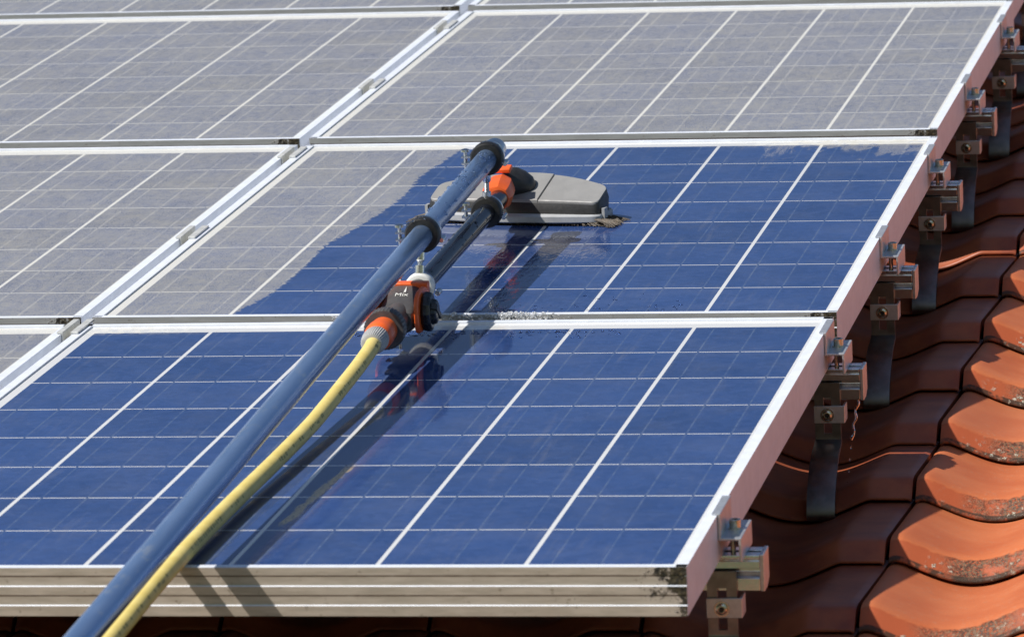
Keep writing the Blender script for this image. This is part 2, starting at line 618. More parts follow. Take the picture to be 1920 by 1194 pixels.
M = {}
M['frame'] = alu_frame('frame_aluminium', False)
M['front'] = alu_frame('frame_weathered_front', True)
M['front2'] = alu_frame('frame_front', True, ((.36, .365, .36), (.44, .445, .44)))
for k in ('clean', 'dusty', 'mixed'):
    M[k] = laminate('cells_under_%s_glass' % k, k)
M['alu'] = simple('rail_aluminium', (.80, .80, .81), .20, 1.0, .06, 80)
M['alu2'] = simple('clamp_aluminium', (.62, .63, .65), .38, .70, .08, 120)
M['alu3'] = simple('mid_clamp_aluminium', (.60, .60, .57), .42, .25, .12, 90)
M['cap'] = simple('rail_cap_aluminium', (.60, .60, .62), .38, .9, .08, 120)
M['steel'] = simple('hook_steel', (.25, .25, .25), .34, 1.0, .15, 60)
M['bolt'] = simple('bolt_steel', (.60, .57, .50), .25, 1.0, .12, 200)
M['dark'] = simple('socket_dark', (.02, .02, .02), .5)
M['tile'] = tile_mat('clay_tile_painted_shade', False)
M['tile_l'] = tile_mat('clay_tile_lichen', True)
M['deck'] = simple('roof_underlay', (.035, .028, .024), .9, 0, .3, 20)
M['pole'] = pole_mat('pole_metal')
M['black'] = simple('black_plastic', (.016, .017, .019), .30, 0, .25, 90)
M['tube'] = simple('black_tube', (.005, .007, .013), .14, 0, .25, 90, spec=.35)
M['rubber'] = simple('black_rubber', (.014, .013, .012), .45, 0, .3, 140)
M['zinc'] = simple('zinc_plated', (.70, .71, .72), .22, 1.0, .1, 200)
M['orange'] = simple('orange_plastic', (.80, .125, .022), .36, 0, .08, 60)
M['grey'] = simple('dark_grey_plastic', (.070, .068, .067), .42, 0, .15, 120, bump=.15, bscale=900)
M['band'] = simple('black_grey_plastic', (.026, .026, .027), .42, 0, .15, 120, bump=.15, bscale=900)
M['lid'] = simple('grey_lid_plastic', (.25, .247, .242), .48, 0, .06, 40, bump=.15, bscale=900)
M['rim'] = simple('light_grey_bumper', (.38, .39, .40), .42, 0, .08, 60)
M['nut'] = simple('grey_coupling', (.40, .40, .39), .45, 0, .12, 90)
M['white'] = simple('white_plastic', (.72, .72, .68), .4, 0, .06, 60)
M['brist'] = simple('bristles', (.060, .042, .024), .6, 0, .6, 300)
M['hose'] = hose_mat('yellow_hose')
M['ink'] = simple('hose_ink', (.30, .26, .08), .6)
M['water'] = water_mat('water')
M['foam'] = water_mat('splashing_water', .35)
M['ground'] = simple('grass_ground', (.07, .09, .035), .95, 0, .4, .6)
M['wall'] = simple('house_plaster', (.55, .52, .46), .9, 0, .08, 3)

# ------------------------------------------------------------------ ground and roof body
b = MB()
b.box(-400, 400, -400, 400, -1, 0)
tag(b.build('ground', M['ground'], smooth=0), kind='structure')

b = MB()
vs = [-.30 + i * .2 for i in range(40)]
lo, hi = [], []
for v in vs:
    hi.append((v, sag(v) - .262))
    lo.append((v, sag(v) - .42))
b.prism([*lo, *hi[::-1]], 'x', -1.87, .87)
o = b.build('roof_deck', M['deck'], smooth=0)
place(o, Matrix.Identity(4))
tag(o, kind='structure')

# ------------------------------------------------------------------ roof tiles
GAUGE, TILE_W = .326, .25
D_TILE = .200


def pan(x):
    if x <= .012 or x >= .190: return 0.0
    t = (x - .012) / .178
    return -.0275 * math.sin(math.pi * t) ** 1.15


def tile_mesh(name, mt, w=.2445, seed=0):
    rnd = random.Random(seed)
    NX = 46
    xs = [w * i / NX for i in range(NX + 1)]
    slope = .0385 + .004
    top = [(0, 0), (-.0008, .0025), (0, .0066), (.0022, .0086), (.0036, .0098), (.0085, .0162), (.0140, .0234), (.0195, .0306), (.0225, .0340), (.0262, .0365), (.0315, .0378), (.040, .0384), (.046, .0386)]
    for k in range(1, 9):
        yy = .046 + .334 * k / 8
        top.append((yy, .0239 - .0269 * (yy - .046) / .28))
    under = [(.380, top[-1][1] - .014), (.20, .0239 - .0269 * .154 / .28 - .014), (.06, .008), (.02, .003)]
    prof = top + under
    vsx = []
    for x in xs:
        ed = 0.0
        # rounded long edges
        dx = min(x, w - x)
        drop = -.0022 * max(0, 1 - dx / .004) ** 2
        for i, (y, z) in enumerate(prof):
            zz = z * (.62 if i < 13 else 1) + pan(x) + (drop if i < len(top) else 0)
            vsx.append((x, y, zz))
    n = len(prof)
    fs = []
    for i in range(NX):
        for j in range(n):
            k = (j + 1) % n
            fs.append((i * n + j, i * n + k, (i + 1) * n + k, (i + 1) * n + j))
    fs.append(tuple(range(n)))
    fs.append(tuple(range(NX * n, NX * n + n))[::-1])
    bb = MB()
    bb.add(vsx, [f[::-1] for f in fs])
    return bb.mesh(name, mt, smooth=50)


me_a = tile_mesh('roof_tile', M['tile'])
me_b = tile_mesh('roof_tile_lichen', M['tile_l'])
ORD = ['lowest', 'second', 'third', 'fourth', 'fifth', 'sixth', 'seventh', 'eighth', 'ninth', 'tenth', 'eleventh', 'twelfth']
U_SEAM = .130
tile_rnd = random.Random(3)
for n in range(-2, 21):
    v = 1.143 + GAUGE * (n - 2) - .001
    slope_a = math.atan2(sag(v + .3) - sag(v), .3)
    for k in range(-8, 3):
        u = U_SEAM + TILE_W * k + .003
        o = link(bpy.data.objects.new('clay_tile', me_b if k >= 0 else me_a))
        jit = Matrix.Rotation(tile_rnd.uniform(-.004, .004), 4, 'Z') @ Matrix.Rotation(tile_rnd.uniform(-.003, .003), 4, 'Y')
        place(o, Matrix.Translation((u, v + tile_rnd.uniform(-.003, .003), sag(v) - D_TILE + tile_rnd.uniform(-.0008, .0008))) @ Matrix.Rotation(slope_a, 4, 'X') @ jit)
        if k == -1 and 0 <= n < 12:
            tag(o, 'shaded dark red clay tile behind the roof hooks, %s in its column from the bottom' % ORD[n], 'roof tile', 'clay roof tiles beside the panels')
        elif k == 0 and 0 <= n < 8:
            tag(o, 'sunlit orange clay tile with lichen on its nose, %s up from the bottom right' % ORD[n], 'roof tile', 'clay roof tiles beside the panels')
        elif k < 0:
            tag(o, 'dark clay roof tile lying underneath the solar panels', 'roof tile', 'clay roof tiles under the panels')
        else:
            tag(o, 'clay roof tile of the open roof right of the panels', 'roof tile', 'clay roof tiles of the open roof')

# ------------------------------------------------------------------ solar panels
X0, X1, Y0, Y1 = -.9860, .0145, -.0205, 1.3215
TOP, BOT = .0025, -.0500
LIP = .0122


def frame_mesh():
    b = MB()
    # side beams (full length), L-shaped: lip, web
    for s, xo, xi in ((1, X1, X1 - LIP), (-1, X0, X0 + LIP)):
        a, c = sorted((xo, xi))
        b.cur = 0
        b.box(a, c, Y0 + .0004, Y1 - .0004, -.0060, TOP)
        w0, w1 = sorted((xo, xo - s * .0022))
        b.box(w0, w1, Y0 + .0004, Y1 - .0004, BOT, -.0060)
        w0, w1 = sorted((xo - s * .0022, xo - s * .028))
        b.box(w0, w1, Y0 + .03, Y1 - .03, BOT, BOT + .002)
    # lower and upper beams: stepped outer face
    zt = TOP
    steps = [(.0000, TOP), (.0000, -.0064), (.0006, -.0064), (.0006, -.0076), (-.0000, -.0076), (-.0000, -.0172),
             (-.0016, -.0180), (-.0016, -.0275), (-.0010, -.0275), (-.0010, -.0288), (-.0016, -.0288), (-.0016, -.0380), (-.0032, -.0388), (-.0032, BOT), (.003, BOT)]
    x0, x1 = X0 + .0000, X1 - .0000
    for s, yo in ((1, Y0), (-1, Y1)):
        b.cur = 1
        poly = [(yo + s * d, z) for d, z in steps]
        poly += [(yo + s * .003, -.006), (yo + s * LIP, -.006), (yo + s * LIP, TOP)]
        if s > 0: poly = poly
        else: poly = poly[::-1]
        nb = len(b.f)
        b.prism(poly, 'x', x0 + LIP * 0 + .0002, x1 - .0002)
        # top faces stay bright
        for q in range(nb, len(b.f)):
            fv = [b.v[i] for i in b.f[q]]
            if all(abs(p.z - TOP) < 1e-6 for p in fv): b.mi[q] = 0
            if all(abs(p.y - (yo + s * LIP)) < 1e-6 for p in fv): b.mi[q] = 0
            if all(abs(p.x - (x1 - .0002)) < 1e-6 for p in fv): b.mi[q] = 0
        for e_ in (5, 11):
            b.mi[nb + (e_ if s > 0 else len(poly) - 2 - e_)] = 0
    return b


fm = frame_mesh().mesh('frame', [M['frame'], M['front']], smooth=0)
fm2 = frame_mesh().mesh('frame', [M['frame'], M['front2']], smooth=0)
gb = MB()
gb.box(X0 + .003, X1 - .003, Y0 + .004, Y1 - .004, -.0045, 0.0)
glass_me = {k: gb.mesh('cell_glass', M[k], smooth=0) for k in ('clean', 'dusty', 'mixed')}

PANELS = {
    (0, 0): ('clean', 'washed blue solar panel at the front, with moss on its lower right corner'),
    (0, 1): ('dusty', 'dusty solar panel showing only a corner at the left edge of the picture'),
    (1, 0): ('mixed', 'half washed solar panel under the brush, dusty left of a curved edge'),
    (1, 1): ('dusty', 'dusty grey solar panel left of the brush, beside the half washed panel'),
    (2, 0): ('dusty', 'dusty solar panel directly above the half washed panel at the right edge of the array'),
    (2, 1): ('dusty', 'dusty solar panel at the upper left, second row from the top of the picture'),
    (3, 0): ('dusty', 'dusty solar panel cut off by the top of the picture, right of the column gap'),
    (3, 1): ('dusty', 'dusty solar panel cut off by the top of the picture, left of the column gap'),
}
for (r, cidx), (mode, label) in PANELS.items():
    mm = row_m(r) @ Matrix.Translation((-cidx * U_PITCH, 0, 0))
    root = empty('solar_panel', mm, label, 'solar panel', 'solar panels of the array')
    f = link(bpy.data.objects.new('frame', fm if r == 0 else fm2))
    f.parent = root
    gl = link(bpy.data.objects.new('cell_glass', glass_me[mode]))
    gl.parent = root

# ------------------------------------------------------------------ rails, clamps, hooks
# (row, v of the rail's near face inside its row)
RAILS = [(0, .2455), (0, 1.2425), (1, .5207), (1, 1.1872), (2, .443), (2, 1.09), (3, .40)]
RL, RD, RH = -.0505, .040, .040     # top, depth, height of a rail
EDGE = X1

RAIL_WORDS = ['lowest', 'second lowest', 'third', 'fourth', 'fifth', 'sixth', 'highest']


def rail_profile():
    t, d, h = RL, RD, RH
    return [(0, t), (0, t - .0035), (.0012, t - .0045), (.0012, t - .0060), (0, t - .0068), (0, t - .0150), (.011, t - .0150), (.011, t - .0205),
            (.0035, t - .0240), (0, t - .0262), (0, t - h), (d, t - h), (d, t), (d * .62, t), (d * .62, t - .008), (d * .38, t - .008), (d * .38, t)]


def make_rail(matx, label):
    root = empty('mounting_rail', matx, label, 'mounting rail', 'rails under the panels')
    b = MB()
    b.prism(rail_profile(), 'x', -2.05, EDGE + .0405)
    b.build('rail_profile', M['alu'], root, smooth=0, bevel=.0005)
    b = MB()
    t = RL
    b.prism([(-.0012, t + .0012), (-.0012, t - RH - .0006), (RD * .55, t - RH - .0012), (RD + .0008, t - RH + .006), (RD + .0008, t + .0012)], 'x', EDGE + .0408, EDGE + .0455)
    b.build('end_cap', M['cap'], root, smooth=0, bevel=.0009)
    return root


def make_end_clamp(matx, label):
    """Z-shaped end clamp; local origin on the panel edge, y=0 at its near end"""
    root = empty('end_clamp', matx, label, 'end clamp', 'clamps along the panel edge')
    L = .088
    b = MB()
    t = .0030
    zt = TOP + .0018
    # lip over the frame, flange, platform, leg
    poly = [(-.0062, TOP + .0004), (-.0062, zt), (.0036, zt), (.0036, -.0262 + t), (.0258 - t * 0, -.0262 + t), (.0258, RL + .0004), (.0258 - t, RL + .0004), (.0258 - t, -.0262), (.0006, -.0262), (.0006, TOP + .0004)]
    poly = [(p[0], p[1]) for p in poly]
    b.prism(poly[::-1], 'y', 0, L)
    b.build('bracket', M['alu2'], root, smooth=0, bevel=.0007)
    b = MB()
    z = -.0262 + t
    cx, cy = .0132, L * .52
    b.lathe((cx, cy, z), (cx, cy, z + .02), [(0, .0082), (.0012, .0082), (.0012, .0064), (.0102, .0064), (.0108, .0058), (.0108, .0036), (.0062, .0035)], 20)
    b.build('bolt', M['bolt'], root)
    b = MB()
    b.cyl((cx - .003, cy, RL - .0), (cx - .003, cy, -.0262), .003, 12)
    b.build('bolt_shank', M['bolt'], root)
    return root


def make_mid_clamp(matx, label):
    """hat clamp between two columns; local origin on the left panel's right edge"""
    root = empty('mid_clamp', matx, label, 'mid clamp', 'clamps in the gap between the two columns')
    gap = U_PITCH - (X1 - X0)
    L = .088
    t = .0022
    z0 = TOP + .0005
    zt = z0 + .0026
    g2 = gap
    poly = [(-.0060, z0), (-.0060, zt), (.0004 + t, zt), (.0004 + t, -.030 + t), (g2 - .0004 - t, -.030 + t), (g2 - .0004 - t, zt), (g2 + .0075, zt), (g2 + .0075, z0), (g2 - .0004, z0), (g2 - .0004, -.030), (.0004, -.030), (.0004, z0)]
    b = MB()
    b.prism(poly[::-1], 'y', 0, L)
    b.build('bracket', M['alu3'], root, smooth=0, bevel=.0005)
    b = MB()
    cx, cy = gap / 2, L * .5
    b.lathe((cx, cy, -.030 + t), (cx, cy, 0), [(0, .0058), (.008, .0058), (.008, .003), (.004, .003)], 16)
    b.build('bolt', M['bolt'], root)
    return root


def make_hook(matx, dv, dw, label):
    """local origin: rail near face, at the panel edge, w as roof; dv/dw: where the arm meets the tile"""
    root = empty('roof_hook', matx, label, 'roof hook', 'steel roof hooks holding the rails')
    hw = .0165
    cx = -.0015
    T = .0055
    y1 = -.0010
    y0 = y1 - T
    # plate with slot: two side strips, top, middle and bottom bridges
    b = MB()
    ztop, zbot = RL - .0165, -.139
    sl0, sl1 = -.1335, -.0860
    sw = .0052
    b.box(cx - hw, cx - sw, y0, y1, zbot, ztop)
    b.box(cx + sw, cx + hw, y0, y1, zbot, ztop)
    b.box(cx - sw, cx + sw, y0, y1, sl1, ztop)
    b.box(cx - sw, cx + sw, y0, y1, zbot, sl0)
    # arm: S curve from the plate to the tile
    n = 18
    path = []
    H = zbot - dw
    pts = [(0, 0), (-.006, -.006), (dv * .48, -H * .22), (dv * .80, -H * .50), (dv * .97, -H * .78), (dv * 1.0, -H * 1.0)]
    # Catmull-Rom
    def cr(p0, p1, p2, p3, t):
        return tuple(.5 * (2 * p1[i] + (p2[i] - p0[i]) * t + (2 * p0[i] - 5 * p1[i] + 4 * p2[i] - p3[i]) * t * t + (3 * p1[i] - p0[i] - 3 * p2[i] + p3[i]) * t ** 3) for i in (0, 1))
    ext = [(0, .02)] + pts + [(dv * 1.0 + .02, -H * 1.05)]
    for i in range(1, len(ext) - 2):
        for q in range(6):
            path.append(cr(ext[i - 1], ext[i], ext[i + 1], ext[i + 2], q / 6))
    path.append(pts[-1])
    path.append((dv + .03, -H - .004))
    rings = []
    for i, (yy, zz) in enumerate(path):
        a = path[max(i - 1, 0)]
        c = path[min(i + 1, len(path) - 1)]
        d = Vector((c[0] - a[0], c[1] - a[1])).normalized()
        nrm = Vector((-d.y, d.x)) * (T / 2)
        w = hw + .0015 * min(1, i / 14)
        yc, zc = yy + (y0 + y1) / 2, zbot + zz
        rings.append([(cx - w, yc - nrm.x, zc - nrm.y), (cx + w, yc - nrm.x, zc - nrm.y), (cx + w, yc + nrm.x, zc + nrm.y), (cx - w, yc + nrm.x, zc + nrm.y)])
    b.loft(rings)
    b.build('hook_arm', M['steel'], root, smooth=40)
    # bracket clamped round the plate
    b = MB()
    zb0, zb1 = -.1190, -.0965
    b.box(cx - hw - .0008, cx + hw + .0060, y0 - .0036, y0 - .0004, zb0, zb1)
    b.box(cx + hw + .0028, cx + hw + .0060, y0 - .0004, y1 + .020, zb0, zb1)
    b.build('bracket_plate', M['alu2'], root, smooth=0, bevel=.0007)
    b = MB()
    zc = (zb0 + zb1) / 2 - .0005
    yb = y0 - .0036
    b.lathe((cx, yb, zc), (cx, yb - .02, zc), [(0, .0088), (.0014, .0088), (.0014, .0066), (.0050, .0062), (.0058, .0050), (.0058, .0036), (.0030, .0034)], 22)
    bo = b.build('bolt', M['bolt'], root)
    b = MB()
    b.lathe((cx, yb - .0031, zc), (cx, yb - .0070, zc), [(0, .0033), (.0004, .0033)], 6)
    b.build('hex_socket', M['dark'], bo, smooth=0)
    return root


for i, (r, y) in enumerate(RAILS):
    rm = row_m(r)
    w = RAIL_WORDS[i]
    make_rail(rm @ Matrix.Translation((0, y, 0)), 'aluminium mounting rail with end cap, %s of those jutting out right of the panels' % w)
    make_end_clamp(rm @ Matrix.Translation((EDGE, y - .033, 0)), 'aluminium end clamp with bolt on the right panel edge, %s one up the slope' % w)
    make_mid_clamp(rm @ Matrix.Translation((-U_PITCH + X1, y + .012, 0)), 'aluminium mid clamp between the two panel columns, %s one up the slope' % w)
    # absolute v of the rail and the tile nose the arm comes out of
    p = rm @ Vector((EDGE, y, 0))
    nose_n = [-1, 2, 4, 6, 8, 10, 12][i]
    nv = 1.143 + GAUGE * (nose_n - 2) - .006
    if i == 0: nv = .165
    dv = nv - p.y
    dw = (sag(nv) - .2215) - p.z
    make_hook(rm @ Matrix.Translation((EDGE, y, 0)), dv, dw, 'bent steel roof hook with socket bolt, below the %s rail end' % w)

# ------------------------------------------------------------------ brush on its pole
T0 = Vector((-.525, 2.026, .0063))
tool = empty('washing_brush_on_pole', Matrix.Translation(T0),
             'wet washing brush with orange collar bolted under a long blue grey pole', 'cleaning brush')


def part(b, name, mt, parent=tool, **kw):
    return b.build(name, mt, parent, off=T0 if parent is not None else None, **kw)


POLE0 = Vector((-.5275, 1.955, .1350))


def pole_pt(v):
    t = (v - 1.86) / (1.86 + .034)
    return Vector((-.5302 + (-.5302 + .5195) * t, v, .1325 + (.1325 - .0625) * t))


def tube_pt(v):
    t = (v - 1.2) / .8
    return Vector((-.529 - .006 * t, v, .0455 + .013 * t))


b = MB()
pa, pb = pole_pt(-1.25), pole_pt(1.900)
Lp = (pb - pa).length
rp = .0147
b.lathe(pa, pb, [(0, rp), (Lp - .004, rp), (Lp - .001, rp - .0012), (Lp, rp - .004)], 40)
pole = part(b, 'pole', M['pole'])
b = MB()
e0 = pole_pt(1.876)
d = (pb - pa).normalized()
b.lathe(e0, pb, [(0, rp + .0005), (.001, rp + .0022), (.022, rp + .0022), (.028, rp + .0014), (.031, rp - .004)], 36)
part(b, 'end_sleeve', M['zinc'])

b = MB()
ta, tb = tube_pt(1.30), tube_pt(1.995)
b.cyl(ta, tb, .0135, 36)
part(b, 'lower_tube', M['tube'])


def ring_band(b, c, axis, r0, r1, width, n=40):
    c, axis = Vector(c), Vector(axis).normalized()
    a = c - axis * (width / 2)
    L = width
    s = axis.cross(Vector((0, 0, 1))).normalized()
    t = s.cross(axis)
    rings = []
    prof = [(0, r0), (L * .06, r1 - (r1 - r0) * .25), (L * .22, r1), (L * .78, r1), (L * .94, r1 - (r1 - r0) * .25), (L, r0)]
    for h, r in prof:
        rings.append([a + axis * h + s * (r * math.cos(2 * math.pi * i / n)) + t * (r * math.sin(2 * math.pi * i / n)) for i in range(n)])
    b.loft(rings, cap=True)
    return s, t


def pipe_clamp(c, axis, r_in, liner_mat, th=.0088, ears=True):
    c, axis = Vector(c), Vector(axis).normalized()
    b = MB()
    s, t = ring_band(b, c, axis, r_in + .0004, r_in + th, .0200)
    cl = part(b, 'pipe_clamp', liner_mat)
    # steel strap round the rubber, further up the pole
    b = MB()
    ring_band(b, c + axis * .0095, axis, r_in + .0006, r_in + th - .0006, .0165)
    part(b, 'strap', M['zinc'], cl)
    if ears:
        # two flanges on the left, closed by one upright screw; a small hinge on the right
        rr = r_in + .0145
        cc = c + axis * .0090 - s * rr - t * .003
        for zc in (-.0045, .0045):
            b = MB()
            rot = Matrix((s, axis, t)).transposed().to_4x4()
            rot.translation = cc
            b.box(-.0085, .0085, -.0075, .0075, zc - .0011, zc + .0011, rot)
            part(b, 'ear', M['zinc'], cl, smooth=0)
        cc = c + axis * .0090 - s * (r_in + .0180) - t * .006
        b = MB()
        lo, hi = cc - t * .012, cc + t * .022
        b.lathe(lo, hi, [(0, .0024), (.008, .0024), (.008, .0062), (.0095, .0062), (.0095, .0026), (.0185, .0026), (.0185, .0050), (.020, .0050), (.020, .0026), (.0265, .0026), (.0265, .0064), (.0295, .0060), (.0305, .0030)], 14)
        part(b, 'clamp_screw', M['zinc'], cl)
        b = MB()
        cc = c + axis * .0090 + s * (r_in + .0095) - t * .008
        b.lathe(cc - axis * .009, cc + axis * .009, [(0, .003), (.001, .0038), (.017, .0038), (.018, .003)], 12)
        part(b, 'hinge', M['zinc'], cl)
    return cl


ax = d
c1 = pole_pt(1.838)
pipe_clamp(c1, ax, rp, M['rubber'])
c2 = pole_pt(1.345)
pipe_clamp(c2, ax, rp, M['rubber'])
axt = (tb - ta).normalized()
c3 = tube_pt(1.836)
pipe_clamp(c3, axt, .0135, M['rubber'])
c4 = tube_pt(1.320)
pipe_clamp(c4, axt, .0136, M['white'], .0058)
for lo_c, hi_c in ((c3, c1), (c4, c2)):
    b = MB()
    lo_ = lo_c + Vector((0, .004, .0185))
    hi_ = Vector((lo_.x * .6 + hi_c.x * .4, lo_.y * .7 + hi_c.y * .3, hi_c.z - .021))
    L = (hi_ - lo_).length
    prof = [(0, .0062), (.010, .0062), (.010, .0040)]
    k = int((L - .022) / .0016)
    for i in range(k):
        prof.append((.010 + .0016 * i + .0008, .0033))
        prof.append((.010 + .0016 * (i + 1), .0040))
    prof += [(L - .010, .0062), (L, .0062)]
    b.lathe(lo_, hi_, prof, 12)
    part(b, 'threaded_rod', M['zinc'])

# valve body ------------------------------------------------------------
VA = Vector((0, 1, .012)).normalized()


def vpt(v, dx=0, dz=0):
    return Vector((-.526 - (v - 1.05) * .014 + dx, v, .0415 + (v - 1.0) * .012 + dz))


valve_b = MB()
# inlet neck
valve_b.lathe(vpt(1.075, 0, -.003), vpt(1.200, 0, -.003), [(0, .0170), (.03, .0168), (.06, .0172), (.085, .0176), (.125, .0176)], 36)
# body block (rounded box)
cx = vpt(1.182)
for (a_, c_) in (((-.0235, .0235), (-.034, .040)),):
    rings = []
    for yy, sc_ in ((-.041, .86), (-.037, .97), (-.025, 1), (.030, 1), (.040, .97), (.044, .88)):
        ring = []
        for i in range(32):
            an = 2 * math.pi * i / 32
            ex = 3.6
            cxn, szn = math.cos(an), math.sin(an)
            rx_ = abs(cxn) ** (2 / ex) * math.copysign(1, cxn) * .0245 * sc_
            ztop_ = .0065 + (.0275 - .0065) * min(1, max(0, (yy + .041) / .072))
            rz_ = abs(szn) ** (2 / ex) * math.copysign(1, szn) * (ztop_ if szn > 0 else .0235) * sc_
            ring.append(cx + Vector((rx_, yy, rz_)))
        rings.append(ring)
    valve_b.loft(rings)
valve_b.lathe(vpt(1.222), vpt(1.312), [(0, .0200), (.03, .0180), (.06, .0160), (.09, .0150)], 30)
valve = part(valve_b, 'valve', M['grey'])
# orange trim: side bands and rear top bar
b = MB()
for sg in (-1, 1):
    xo = sg * .0250
    x0_, x1_ = sorted((xo, xo + sg * .0052))
    rings = []
    for xx, s_ in ((x0_, 1.0 if sg > 0 else .93), (x1_, .93 if sg > 0 else 1.0)):
        ring = []
        for i in range(32):
            an = 2 * math.pi * i / 32
            cxn, szn = math.cos(an), math.sin(an)
            ex = 3.2
            yy = abs(cxn) ** (2 / ex) * math.copysign(1, cxn) * .042 * s_
            zz = abs(szn) ** (2 / ex) * math.copysign(1, szn) * .0285 * s_
            ring.append(cx + Vector((xx, yy, zz + .001)))
        rings.append(ring)
    b.loft(rings if sg > 0 else rings)
b.box(-.0300, .0300, .030, .047, -.006, .0305, Matrix.Translation(cx))
part(b, 'valve_trim', M['orange'], valve, bevel=.0018)
# dial
b = MB()
dc = cx + Vector((.0302, -.002, -.001))
b.lathe(dc, dc + Vector((1, 0, 0)), [(0, .0235), (.003, .0262), (.009, .0262), (.012, .0230), (.0122, .017), (.017, .016), (.019, .012)], 24, up=(0, 0, 1), ribs=24, ribd=.0018)
b.box(.012, .0205, -.0040, .0040, -.016, .016, Matrix.Translation(dc) @ Matrix.Rotation(R(55), 4, 'X'))
part(b, 'dial', M['black'], valve, bevel=.0008)
# the word on the valve and its arrow
cu = bpy.data.curves.new('valve_word', 'FONT')
cu.body = 'Mix'
cu.size = .0120
cu.align_x = 'CENTER'
cu.extrude = .0002
tmp = link(bpy.data.objects.new('valve_word', cu))
bpy.context.view_layer.update()
wme = bpy.data.meshes.new_from_object(tmp.evaluated_get(bpy.context.evaluated_depsgraph_get()))
bpy.data.objects.remove(tmp)
wme.materials.clear()
wme.materials.append(M['white'])
wo = link(bpy.data.objects.new('valve_word', wme))
wo.parent = valve
wo.location = cx - T0 + Vector((.001, .0005, .0192))
wo.rotation_euler = (R(16.3), 0, 0)
b = MB()
b.prism([(-.0016, 0), (.0016, 0), (0, .016)], 'z', 0, .0004)
ar = b.build('valve_arrow', M['white'], valve, smooth=0)
ar.location = cx - T0 + Vector((.004, .0105, .0221))
ar.rotation_euler = (R(16.3), 0, 0)
# knurled collar and hose coupling
b = MB()
a_ = vpt(1.062)
b.lathe(a_, vpt(1.092), [(0, .0190), (.0004, .0255), (.003, .0268), (.018, .0268), (.023, .0255), (.030, .0200)], 72, ribs=72, ribd=.0009)
part(b, 'collar', M['grey'])
b = MB()
a_ = vpt(1.014)
b.lathe(a_, vpt(1.065), [(0, .0150), (.004, .0176), (.012, .0186), (.026, .0186), (.034, .0178), (.051, .0172)], 36)
part(b, 'coupling_ring', M['orange'])
b = MB()
a_ = vpt(.976)
b.lathe(a_, vpt(1.016), [(0, .0112), (.001, .0135), (.008, .0150), (.018, .0163), (.032, .0166), (.040, .0158)], 72, ribs=72, ribd=.0008)
part(b, 'coupling_nut', M['nut'])

# joint on the brush ---------------------------------------------------------
b = MB()
n0, n1 = Vector((-.5375, 1.930, .0575)), Vector((-.5445, 2.018, .0630))
b.lathe(n0, n1, [(0, .0135), (.002, .0185), (.012, .0215), (.028, .0230), (.052, .0225), (.070, .0205), (.088, .0170)], 18, ribs=18, ribd=.0012)
part(b, 'collar_nut', M['orange'])
b = MB()
# dark hood reaching over to the right
rings = []
path = [((-.5465, 2.066, .0605), .012, .013), ((-.545, 2.066, .061), .020, .020), ((-.538, 2.072, .0615), .0235, .0235), ((-.527, 2.079, .0605), .0240, .0225), ((-.516, 2.084, .0575), .0225, .019), ((-.507, 2.086, .0545), .018, .014), ((-.502, 2.086, .052), .009, .007)]
hood = []
for (cpt, ry_, rz_) in path:
    hood.append([Vector(cpt) + Vector((0, -.030, 0)) + Vector((0, ry_ * math.cos(2 * math.pi * i / 24), rz_ * math.sin(2 * math.pi * i / 24))) for i in range(24)])
b.loft(hood)
part(b, 'swivel_hood', M['band'], smooth=60)
b = MB()
b.box(-.0125, .0125, -.010, .012, -.003, .004, Matrix.Translation((-.541, 2.012, .0865)) @ Matrix.Rotation(R(8), 4, 'X'))
part(b, 'release_button', M['orange'], bevel=.002)

# brush head ---------------------------------------------------------------
BM = Matrix.Translation((-.530, 2.020, 0)) @ Matrix.Rotation(R(-10.5), 4, 'Z') @ Matrix.Scale(.97, 4)
K = .33
ZL = .0405


def lid_z(y): return ZL + K * y


def rnd_end(x, hw, r=.009):
    e = abs(x) - (hw - r)
    return 0.0 if e <= 0 else r - math.sqrt(max(0, r * r - e * e))


def outline(hw, yf, yb_mid, yb_end, bulge, n=28, round_=.012):
    """closed outline ccw: front from left to right, back right to left"""
    pts = []
    for i in range(n + 1):
        x = -hw + 2 * hw * i / n
        x = hw * math.sin(math.pi / 2 * (-1 + 2 * i / n))
        pts.append((x, yf - bulge * (1 - (x / hw) ** 2) + rnd_end(x, hw)))
    for i in range(n + 1):
        x = hw - 2 * hw * i / n
        x = hw * math.sin(math.pi / 2 * (1 - 2 * i / n))
        e = abs(x / hw)
        pts.append((x, -rnd_end(x, hw, .010) + yb_end + (yb_mid - yb_end) * (1 - e ** 2.0)))
    return pts


def xf(p): return BM @ Vector(p)


b = MB()
lo_o = outline(.1355, -.002, .082, .050, .004)
hi_o = outline(.1345, .0015, .081, .048, .0005)
mid_o = outline(.1365, -.0025, .084, .051, .003)
rings = [[xf((x, y, .018)) for x, y in lo_o], [xf((x, y, max(.024, ZL - .010 + K * y - .004))) for x, y in mid_o], [xf((x, y, lid_z(y) - .0015)) for x, y in hi_o]]
b.loft(rings)
body = part(b, 'brush_body', M['band'], smooth=40)
